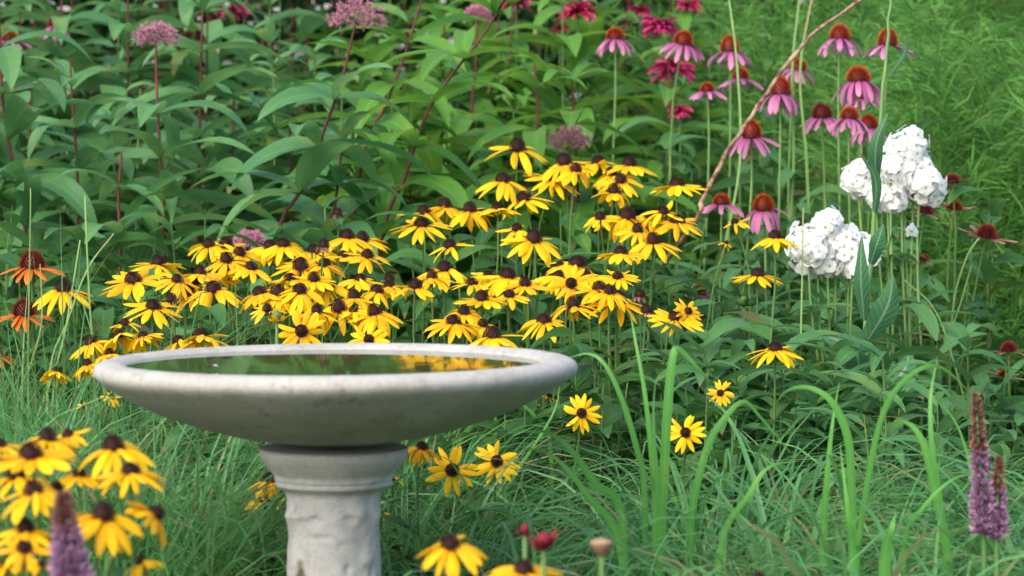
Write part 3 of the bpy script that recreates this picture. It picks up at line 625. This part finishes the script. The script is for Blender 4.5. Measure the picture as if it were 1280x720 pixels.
# ---- joe-pye weed
def leaf_mesh(mat, L, W, e0, e1, fold, azc, prof=lance, ripple=.10):
    m = MB(); ribbons(m, [[0, 0, 0]], [0.], [e0], [e1], [L], [W], prof, 10, 5, fold, [rng.normal(0, .1)], [azc], 1.1, ripple); return m.mesh('joe_pye_leaf', mat)
JL = {k: [leaf_mesh(M[k], .178, .041, e0, e1, f, a, pr) for (e0, e1, f, a, pr) in ((.5, -.6, .3, .1, lance), (.3, -.9, .35, -.2, lance), (.7, -.4, .25, .2, lance), (.15, -1.0, .3, 0, ovate), (.45, -1.2, .2, -.1, lance), (.8, -.1, .4, .15, lance))] for k in ('joe', 'joe_bright')}
def joe(pxs, d, label, head=None, mat='joe', wh=.078, per=4, size=1.0, parts=True, stem_m='redstem', r=.0034, group='joe-pye stalks', bottom_off=None, seed=0.):
    """pxs: stalk path in the photo, bottom first"""
    P3 = [P(x, y, d) for x, y in pxs]; b = P3[0]; lean = (P3[1] - P3[0]) / max(.05, P3[1][2] - P3[0][2])
    base = np.array([b[0] - lean[0] * b[2] * .35, b[1] + .02, 0.])
    t = thing('joe_pye_weed', base, label, 'plant', group)
    path = crom([(0, 0, 0), (b - base) * np.array([.55, .5, .5])] + [p - base for p in P3], 26)
    m = MB(); m.tube(path, np.linspace(r * 1.2, r * .55, 26), 7, (rng.uniform(), .5, 0, 0)); m.build('stem', M[stem_m], t)
    H = path[-1][2]; zz = np.arange(max(.12, H - .75), H - (.05 if head else .0), wh); fo = MB(); k = 0
    for j, z in enumerate(zz):
        p = np.array([np.interp(z, path[:, 2], path[:, 0]), np.interp(z, path[:, 2], path[:, 1]), z])
        f = float(np.interp((H - z), [0, .06, .16, .4], [.35, .6, .95, 1.1])) * size
        for q in range(per):
            az = q * 6.283 / per + j * (3.1416 / per) + seed + rng.normal(0, .22)
            if parts:
                link('leaf', random.choice(JL[mat]), t, Matrix.Translation(Vector(p)) @ Matrix.Rotation(az, 4, 'Z') @ Matrix.Rotation(rng.normal(0, .15) - (.35 if f < .7 else 0), 4, 'Y') @ Matrix.Rotation(rng.normal(0, .2), 4, 'X') @ Matrix.Diagonal((f * rng.uniform(.85, 1.1), f * rng.uniform(.85, 1.2), f, 1)))
            else:
                ribbons(fo, [p], [az], [rng.normal(.45, .2) + (.4 if f < .7 else 0)], [rng.normal(-.8, .3)], [.172 * f * rng.uniform(.85, 1.1)], [.043 * f * rng.uniform(.85, 1.2)], lance, 8, 3, .3, [rng.normal(0, .2)], [rng.normal(0, .15)], 1.1, .12)
    if not parts: fo.build('foliage', M[mat], t)
    if head:
        kind, wpx = head; m = MB(); rr = wpx / ppm(d) * .5
        fuzzy_head(m, path[-1] + np.array([0, 0, rr * .1]), rr, 80, .010, .8); m.build('flower_head', M[kind], t)
    return t
JOE = [([(204,285),(200,190),(196,110),(195,52)], 5.2, 'joe-pye stalk with a small pink head, reddish stem, amid the darker leaves', ('dusty', 52), 'joe'),
       ([(345,300),(378,235),(410,150),(430,90),(444,30)], 5.0, 'joe-pye stalk leaning under the largest pink head', ('dusty', 72), 'joe'),
       ([(480,290),(505,225),(530,150),(560,100),(603,45),(640,-15)], 5.3, 'thick dark red joe-pye stalk leaning beneath the broad bright leaves', None, 'joe_bright'),
       ([(455,190),(478,140),(500,85),(515,40),(535,-30)], 5.6, 'thin dark stalk parallel to the thick leaning one', None, 'joe_bright'),
       ([(248,260),(249,190),(251,90),(254,-20)], 5.5, 'upright dark red joe-pye stalk with one leaf hanging over it', None, 'joe'),
       ([(30,270),(15,200),(4,130),(0,50),(-2,-30)], 5.2, 'dark red joe-pye stalk rising along the frame edge', None, 'joe'),
       ([(98,280),(96,200),(90,120),(88,75)], 5.5, 'green-topped joe-pye stalk between the edge stalk and the small pink head', None, 'joe'),
       ([(640,300),(660,230),(672,150),(668,80)], 5.6, 'broad-leaved stalk behind the middle susans, bright arching leaves', None, 'joe_bright'),
       ([(712,330),(716,270),(712,230),(712,182)], 5.5, 'short joe-pye stalk with a faded dull pink head', ('faded', 50), 'joe_bright'),
       ([(315,380),(314,350),(312,306)], 4.75, 'low joe-pye stalk with a pale pink head among the left clump susans', ('dusty', 34), 'joe'),
       ([(590,140),(594,90),(597,22)], 6.2, 'distant joe-pye stalk with a small pink head behind the bright leaves', ('dusty', 30), 'joe_bright'),
       ([(410,300),(418,260),(424,215),(430,160)], 5.1, 'low leafy stalk under the largest pink head', None, 'joe'),
       ([(150,300),(148,250),(152,190)], 5.0, 'low leafy stalk left of the small pink head stem', None, 'joe')]
for i, (pp_, d, lab, hd, mt) in enumerate(JOE): joe(pp_, d, lab, hd, mt, size=1.18 if mt == 'joe' else 1.22, seed=i * .7)
k = 0
for d, xs, top in ((5.75, np.linspace(-90, 720, 12), 95), (6.3, np.linspace(-130, 790, 13), 30), (6.9, np.linspace(-160, 830, 13), -40)):
    for j, x in enumerate(xs):
        x = x + rng.normal(0, 14); y = top + rng.normal(0, 28); ln = rng.normal(0, 14)
        band = {5.75: 'front', 6.3: 'middle', 6.9: 'rear'}[d]
        joe([(x + ln, y + 330), (x + ln * .5, y + 160), (x, y)], d + rng.normal(0, .1), f'bloomless joe-pye stalk, {ordinal(j, len(xs))} in the {band} row of the leafy bank', None, 'joe_bright' if x > 440 else 'joe', .082, 4, 1.42, False, 'redstem' if rng.uniform() < .6 else 'stem', group=f'leafy bank {band} row')

# ---- red bee balm
BALM = [(645,4,44,6.4,'topmost red bee balm, cut by the top edge above the bright leaves'), (722,16,52,6.5,'red bee balm above the lone pale coneflower'), (826,34,52,6.5,'red bee balm between two coneflowers'), (842,88,62,6.4,'dull red bee balm below the high orange-coned coneflower'), (850,140,34,6.2,'lowest small red bee balm under the coneflowers'), (800,14,30,6.8,'faint pink bee balm at the top edge'), (860,8,34,6.9,'faint bee balm near the stems at the top edge'), (290,16,46,7.0,'dark red bee balm blurred behind the upright stalk'), (240,40,34,7.0,'darker bee balm behind the small pink head leaves'), (700,36,26,6.7,'small bee balm between the two brighter ones')]
for (px, py, wpx, d, lab) in BALM:
    c = P(px, py, d); base = np.array([c[0] + .02, c[1] + .03, 0.]); t = thing('bee_balm', base, lab, 'flower', 'bee balm')
    path = stem_path((0, 0, 0), c - base, (0, 0, 1)); m = MB(); m.tube(path, .002, 6); m.build('stem', M['stem'], t)
    m = MB(); leaves_on(m, path, .4, .9, 10, .09, .03, ovate); m.build('foliage', M['under'], t)
    m = MB(); n = 70; u = rng.uniform(-.3, 1, n); az = rng.uniform(0, 6.28, n); L = wpx / ppm(d) * .52
    ribbons(m, np.tile(c - base, (n, 1)), az, u * 1.1 + .1, u * .6 - .7, L * rng.uniform(.8, 1.1, n), L * .15, strap, 6, 3, .5, rng.normal(0, .5, n)); m.build('petals', M['red'], t)

# ------------------------------------------------------------------ dry stalk, blue-green thistle stem
def tube_thing(name, pts, rad, mat, label, cat, part=None, knots=0):
    base = np.asarray(pts[0]).copy(); t = thing(name, base, label, cat); m = MB(); p = crom(np.asarray(pts) - base, 40)
    p = p + rng.normal(0, .0009, p.shape); rr = np.interp(np.linspace(0, 1, 40), np.linspace(0, 1, len(rad)), rad)
    if knots: rr = rr * (1 + .35 * (rng.uniform(0, 1, 40) < .14))
    m.tube(p, rr, 8); m.build(part or 'stem', M[mat], t); return t, p
s0 = P(846, 300, 4.9); gp = np.array([s0[0] - .42, 5.9, 0.])
st, p = tube_thing('dry_stalk', [gp, P(838, 318, 5.0), P(878, 250, 4.9), P(912, 185, 4.92), P(960, 115, 4.95), P(1010, 48, 5.0), P(1076, 0, 5.05), P(1130, -35, 5.1)], [.0045, .004, .0036, .0032, .0022], 'stick', 'dry brown bent stalk leaning across the purple coneflowers', 'dry stalk', 'stalk', 1)
TD = 4.36
tb = P(1078, 720, TD); t, p = tube_thing('sow_thistle', [np.array([tb[0], tb[1], 0.]), P(1078, 690, TD), P(1076, 560, TD), P(1077, 480, TD), P(1083, 390, TD), P(1093, 270, TD), P(1101, 150, TD), P(1110, 40, TD), P(1118, -30, TD)], [.0045, .0045, .004, .003, .002], 'palestem', 'tall blue-green sow thistle stem with pale-ribbed clasping leaves before the phlox', 'plant')
for (b, tp, wpx, tn, bow) in (((1080,400),(1077,296),22,.3,-.005), ((1082,430),(1116,345),34,-.4,.01), ((1093,266),(1075,192),15,.5,.01), ((1095,232),(1109,142),19,-.2,-.01), ((1076,508),(1138,436),46,.5,.02), ((1075,470),(1022,414),40,-.5,.02),
                            ((1112,95),(1130,45),8,.4,.01), ((1075,560),(1030,520),40,.2,.02), ((1078,590),(1130,560),42,.2,.02), ((1088,330),(1104,280),22,.3,.0)):
    B = P(*b, TD) - t.location[:] if False else P(*b, TD - .004) - np.array(t.location); T = P(*tp, TD - .05) - np.array(t.location)
    m = MB(); mid = (B + T) / 2 + np.array([bow, -.015, .006]); pts = [B, mid, T]
    # face towards the viewer: shift into world, build, shift back
    off = np.array(t.location); path_ribbon(m, [q + off for q in pts], wpx / ppm(TD), lambda q: np.clip(.45 + q * 1.6, 0, 1) * np.clip((1.03 - q) * 1.7, .04, 1) ** .8, 14, 5, .25, tn, tn + .3, ripple=.15)
    o = m.build('leaf', M['thistle'], t); o.data.transform(Matrix.Translation(Vector([-float(q) for q in off])))

# ------------------------------------------------------------------ tall thin stems and broad blades
def blade(pxs, d, wpx, label, group, mat='blade', turn=0., turn1=None, name='grass_blade', bow=.05, prof=gblade):
    n = len(pxs); P3 = [P(x, y, d - bow * math.sin(math.pi * (i + .5) / n)) for i, (x, y) in enumerate(pxs)]
    b = P3[0]; base = np.array([b[0] + (b[0] - P3[1][0]) * .4, d + .02, 0.])
    m = MB(); path_ribbon(m, [base, base * .5 + b * .5] + P3, wpx / ppm(d), prof, 30, 3, .28, turn, turn1)
    o = m.build(name, M[mat]); o.data.transform(Matrix.Translation(Vector([-float(q) for q in base]))); o.location = base
    return tag(o, label, 'grass blade', group)
GB = [([(862,689),(867,627),(885,557),(908,520),(930,502),(951,522),(988,566)], 3.5, 11, 'bright grass blade folded sharply over near the open susan'),
      ([(1066,689),(1064,596),(1060,548),(1046,512),(1028,492),(1004,484),(982,490),(969,506)], 3.45, 12, 'broad grass blade arching over to the left below the phlox'),
      ([(1072,700),(1083,615),(1099,533),(1118,490),(1146,464),(1169,457),(1192,470),(1216,496)], 3.4, 9, 'long grass blade arching right to the tall purple spike'),
      ([(1181,712),(1175,634),(1165,560),(1163,498),(1171,450)], 3.4, 12, 'upright blade whose pale tip crosses the long arch'),
      ([(1186,715),(1172,630),(1158,568),(1146,540),(1128,527),(1108,532)], 3.35, 13, 'broad bright blade bent left at the foot of the upright one'),
      ([(1028,690),(1033,600),(1040,530),(1049,478)], 3.5, 12, 'short upright blade behind the left-arching one'),
      ([(1066,715),(1059,640),(1050,555)], 3.3, 14, 'dark straight blade in front of the arching blades'),
      ([(1105,715),(1114,660),(1120,640)], 3.25, 18, 'wide blunt blade low beside the arching blades'),
      ([(778,650),(745,605),(709,558),(682,540),(667,542)], 3.4, 12, 'blade slanting up left from the middle tuft, tip arched'),
      ([(818,640),(816,590),(807,500),(795,430),(788,392)], 3.5, 9, 'blade climbing left to touch the middle clump susans'),
      ([(826,680),(830,590),(835,500),(841,445),(850,437),(878,466),(888,478)], 3.5, 14, 'tallest bright blade kinked over at its tip, middle tuft'),
      ([(806,620),(796,560),(778,500),(756,455),(735,442),(712,447)], 3.55, 9, 'blade arching left toward the bowl rim end'),
      ([(826,710),(822,600),(817,520),(820,470)], 3.4, 8, 'straight blade in the heart of the middle tuft'),
      ([(776,690),(735,620),(690,570),(650,560)], 3.35, 11, 'low blade sweeping left from the middle tuft'),
      ([(900,690),(935,620),(960,585),(1000,575)], 3.35, 9, 'low pale blade sweeping right from the middle tuft'),
      ([(1130,690),(1150,640),(1190,600),(1230,590)], 3.3, 8, 'low blade sweeping right toward the purple spikes'),
      ([(1225,700),(1215,600),(1195,530),(1160,490)], 3.6, 9, 'blade leaning left behind the tall purple spike'),
      ([(560,590),(600,520),(640,480),(665,470)], 3.9, 7, 'thin blade slanting up right below the bowl'),
      ([(688,560),(668,520),(640,500),(600,495)], 3.8, 6, 'thin blade arched left under the bowl edge'),
      ([(610,660),(640,600),(690,520),(700,480)], 3.7, 6, 'thin blade slanting up toward the rim end')]
for i, (pp_, d, wpx, lab) in enumerate(GB): blade(pp_, d - (.16 if d < 3.65 else 0), wpx * .85, lab, 'broad grass blades', turn=rng.normal(0, .3), turn1=rng.normal(.2, .5))
TS = [([(35,480),(36,380),(38,260),(38,235)], 3.9, 2.2, 'thin upright stem crossing the orange coneflowers'), ([(118,480),(112,380),(108,300),(106,245)], 3.95, 3, 'thin grass stem between the orange flowers and the left clump'), ([(60,480),(85,400),(110,335),(142,292)], 3.95, 2.6, 'pale stem leaning right over the left susans'),
      ([(40,560),(62,480),(80,420),(100,300)], 4.0, 3, 'fine stem beside the pale leaning stem'), ([(20,520),(40,450),(52,400),(50,330)], 3.95, 2.4, 'grassy stem under the orange coneflowers'), ([(1012,330),(1008,200),(1000,90),(1016,-10)], 5.2, 4.5, 'pale green upright stem right of the dry stalk'),
      ([(985,330),(992,200),(990,90),(1000,-10)], 5.3, 4.5, 'pale stem just behind the dry stalk top'), ([(885,400),(905,310),(925,200),(921,80),(910,-10)], 5.2, 4, 'pale slanting stem between coneflowers left of the dry stalk'), ([(1000,520),(1001,420),(1003,330),(1004,260)], 4.4, 3, 'fine stem below the lower phlox'),
      ([(1190,400),(1205,330),(1222,300),(1234,293)], 4.9, 3, 'pale stalk leaning toward the largest seed head'), ([(1230,600),(1200,480),(1170,390),(1130,350)], 4.5, 3, 'arched leaf stem right of the sow thistle'), ([(1078,700),(1130,560),(1190,410),(1215,330)], 4.9, 3, 'long thin stem slanting toward the seed heads')]
for pp_, d, wpx, lab in TS: blade(pp_, d, wpx, lab, 'thin upright stems', 'palestem', .2, .2, 'thin_stem', .02, lambda q: np.clip(1.1 - q * .5, .2, 1))

# ------------------------------------------------------------------ low leafy plants and shrubs behind
def leafy(x, y, h, n, L, W, mat, label, group, prof=lance, name='leafy_plant', spread=.07, stems=3, e0=.7, e1=-.5):
    base = np.array([x, y, 0.]); t = thing(name, base, label, 'plant', group); st = MB(); fo = MB()
    for s in range(stems):
        a = rng.uniform(0, 6.28); q = rng.uniform(.2, 1) * spread; hh = h * rng.uniform(.75, 1.05)
        path = crom([(0, 0, 0), (q * math.cos(a) * .5, q * math.sin(a) * .5, hh * .5), (q * math.cos(a) * 1.2, q * math.sin(a) * 1.2, hh)], 10); st.tube(path, np.linspace(.003, .0012, 10), 5)
        leaves_on(fo, path, .12, 1.0, n // stems, L, W, prof, e0, e1)
    st.build('stem', M['stem'], t); fo.build('foliage', M[mat], t)
kinds = [('rud_leaf', .10, .032, ovate, 'low dark oval-leaved plant filling the shade under the susans', 'oval-leaved filler plants'), ('under', .11, .024, lance, 'low narrow-leaved plant filling gaps between the flower stems', 'narrow-leaved filler plants'), ('phlox_leaf', .095, .020, lance, 'low pale-leaved plant in the greenery around the phlox', 'pale-leaved filler plants')]
zrow = lambda d, x: P(640, float(np.interp(d, [3.7, 5.05], [475, 250])) + (18 if x > .22 else 0), d)[2]
for d in (3.78, 3.98, 4.2, 4.45, 4.7, 4.95, 5.2):
    hw = TANH * d * 1.15; nx = 13
    for i in range(nx):
        x = -hw + 2 * hw * (i + rng.uniform(.1, .9)) / nx; y = d + rng.normal(0, .06)
        if (x < -.45 and d < 4.0) or (x > .132 * d and d < 4.9 and rng.uniform() < .6): continue
        q = kinds[2 if (x > .3 and rng.uniform() < .65) else int(rng.uniform() < .45)]
        leafy(x, y, zrow(d, x) * rng.uniform(.86, 1.06), 48, q[1] * rng.uniform(.85, 1.25), q[2] * 1.1, q[0], q[4], q[5], q[3])
for d in (4.1, 4.35, 4.6, 4.85, 5.1):
    for i in range(9):
        x = .17 + .72 * (i + rng.uniform(.1, .9)) / 9 * d / 4.6; zt = P(640, float(np.interp(d, [4.1, 5.1], [450, 330])) + rng.normal(0, 14), d)[2]
        q = kinds[2]
        if x > .128 * d and rng.uniform() < .8: continue
        leafy(x, d + rng.normal(0, .05), zt, 66, .12, .027, 'phlox_leaf', q[4], q[5], lance, stems=3, e0=.8, e1=-.45)
for d, n, x0, x1, h in ((6.0, 7, .25, 1.2, .88), (6.6, 7, .2, 1.1, .98), (7.3, 9, -1.5, .9, 1.15)):
    for i in range(n):
        x = x0 + (x1 - x0) * (i + rng.uniform(.2, .8)) / n
        leafy(x, d + rng.normal(0, .1), h * rng.uniform(.85, 1.1), 90, .10, .032, 'under', 'leafy plant standing behind the flowers in the back of the bed', 'leafy plants behind the flowers', ovate, spread=.14, stems=5)
for i in range(32):
    x = -3.4 + 6.8 * ((i % 16) + .5 + .5 * (i // 16)) / 16; y = (8.5 if i < 16 else 9.4) + rng.normal(0, .25); h = (1.75 if i < 16 else 2.3) + rng.normal(0, .15)
    base = np.array([x, y, 0.]); t = thing('leafy_shrub', base, f'dark leafy shrub closing the garden behind the flower bed', 'shrub', 'shrubs behind the flower bed')
    st = MB(); fo = MB()
    for s in range(7):
        a = rng.uniform(0, 6.28); q = rng.uniform(.1, .38); path = crom([(0, 0, 0), (q * math.cos(a) * .6, q * math.sin(a) * .6, h * .5), (q * math.cos(a), q * math.sin(a), h * rng.uniform(.8, 1))], 9); st.tube(path, np.linspace(.012, .004, 9), 5)
    n = 1500; pz = rng.uniform(.03, 1, n); rr = np.sqrt(rng.uniform(0, 1, n)) * .42 * (1.1 - .35 * pz); a = rng.uniform(0, 6.28, n)
    ribbons(fo, np.c_[rr * np.cos(a), rr * np.sin(a), pz * h], a + rng.normal(0, .8, n), rng.normal(.4, .4, n), rng.normal(-.5, .4, n), rng.uniform(.07, .13, n), rng.uniform(.03, .05, n), ovate, 4, 3, .3, rng.normal(0, .4, n))
    st.build('stem', M['redstem'], t); fo.build('foliage', M['shrub'], t)

# ------------------------------------------------------------------ feathery greens (uncountable)
fm = MB()
def feather_patch(n, x0, x1, y0, y1, h0, h1):
    for i in range(n):
        y = rng.uniform(y0, y1); x = rng.uniform(x0, x1); h = rng.uniform(h0, h1); ln = rng.normal(0, .12, 2)
        p = crom([(x, y, 0), (x + ln[0] * .4, y + ln[1] * .4, h * .5), (x + ln[0], y + ln[1], h)], 10)
        fm.tube(p, np.linspace(.0028, .001, 10), 4, (rng.uniform(), .5, 0, 0))
        m_ = 62; u = rng.uniform(.25, 1, m_) ** .8; bz = np.c_[[np.interp(u, np.linspace(0, 1, 10), p[:, k]) for k in range(3)]].T
        az = rng.uniform(0, 6.28, m_); L = rng.uniform(.09, .2, m_) * (1.15 - .6 * u)
        pos = ribbons(fm, bz, az, rng.normal(.95, .25, m_), rng.normal(.3, .4, m_), L, .0024, strap, 5, 2, 0, rng.uniform(0, 3, m_))
        k = 7; idx = rng.integers(1, 6, (m_, k)); bb_ = pos[np.arange(m_)[:, None], idx].reshape(-1, 3); a2 = np.repeat(az, k) + rng.normal(0, .9, m_ * k)
        ribbons(fm, bb_, a2, rng.normal(.5, .5, m_ * k), rng.normal(.1, .6, m_ * k), rng.uniform(.03, .075, m_ * k), .0026, strap, 2, 2, 0, rng.uniform(0, 3, m_ * k))
feather_patch(150, .62, 1.75, 5.7, 6.9, .75, 1.08)
feather_patch(130, .45, 2.0, 6.9, 8.0, 1.0, 1.45)
tag(fm.build('feathery_foliage', M['feather']), 'fine feathery green foliage massed behind the phlox', kind='stuff')

# ------------------------------------------------------------------ grass (uncountable)
gm = MB()
def tufts(xs, ys, n, L, W, e0, e0s, e1, e1s, rad=.035, S=12, pw=3.0):
    for x, y in zip(xs, ys):
        k = n; a = rng.uniform(0, 6.28, k); q = np.sqrt(rng.uniform(0, 1, k)); r = q * rad; f = rng.uniform(.8, 1.15)
        ribbons(gm, np.c_[x + r * np.cos(a), y + r * np.sin(a), np.zeros(k)], a + rng.normal(0, .35, k), np.clip(e0 + .06 - q * .16 + rng.normal(0, e0s, k), .3, 1.56), e1 + (.5 - q) * .9 + rng.normal(0, e1s, k), L * f * rng.uniform(.72, 1.08, k), W * rng.uniform(.7, 1.2, k), gblade, S, 3, .25, rng.normal(0, .4, k), rng.normal(0, .3, k), pw)
def scatter(n, x0, x1, y0, y1): return rng.uniform(x0, x1, n), rng.uniform(y0, y1, n)
def clear(xs, ys, r=.15):
    k = (np.hypot(xs - BC[0], ys - BC[1]) > r) & ((np.abs(xs - BC[0]) > .13) | (ys > BC[1])) & ~((xs > -.37) & (xs < -.2) & (ys > 3.05) & (ys < 3.46)); return xs[k], ys[k]
tufts(*clear(*scatter(80, -.75, -.10, 3.22, 3.6)), 66, .56, .0050, 1.48, .06, -.4, .5)
tufts(*clear(*scatter(70, -.80, -.10, 3.6, 4.0)), 60, .52, .0048, 1.50, .06, -.1, .5)
tufts(*scatter(45, -.16, .10, 3.5, 4.0), 50, .50, .0050, 1.46, .06, -1.0, .4)
tufts(*scatter(7, -.14, .04, 3.15, 3.42), 40, .36, .0056, 1.44, .08, -1.1, .4)
tufts(*clear(*scatter(50, -.75, .75, 2.5, 2.95)), 40, .40, .0050, 1.46, .08, -.5, .5)
tufts(*scatter(30, .03, .85, 3.3, 3.85), 46, .56, .0064, 1.50, .05, -1.0, .3, pw=2.8)
tufts(*scatter(26, .03, .85, 3.05, 3.5), 30, .56, .0088, 1.51, .06, -1.0, .3, pw=2.5)
tufts(*scatter(13, .0, .72, 2.8, 3.1), 30, .50, .0092, 1.54, .05, -.6, .4, pw=3.0)
tufts(*scatter(22, .0, .85, 3.2, 3.8), 24, .68, .0062, 1.46, .06, -1.3, .25, pw=2.2)
tufts(*scatter(26, -.85, -.25, 3.7, 4.2), 26, .62, .0036, 1.52, .05, .6, .5)
tufts(*clear(*scatter(60, -1.4, 1.6, 1.0, 2.5)), 26, .26, .004, 1.3, .2, -.4, .5)
tufts(*scatter(50, -1.6, 1.8, 3.95, 5.2), 24, .42, .0038, 1.4, .12, .0, .6)
tag(gm.build('grass', M['grass']), 'tufted green grass growing around the bird bath', kind='stuff')
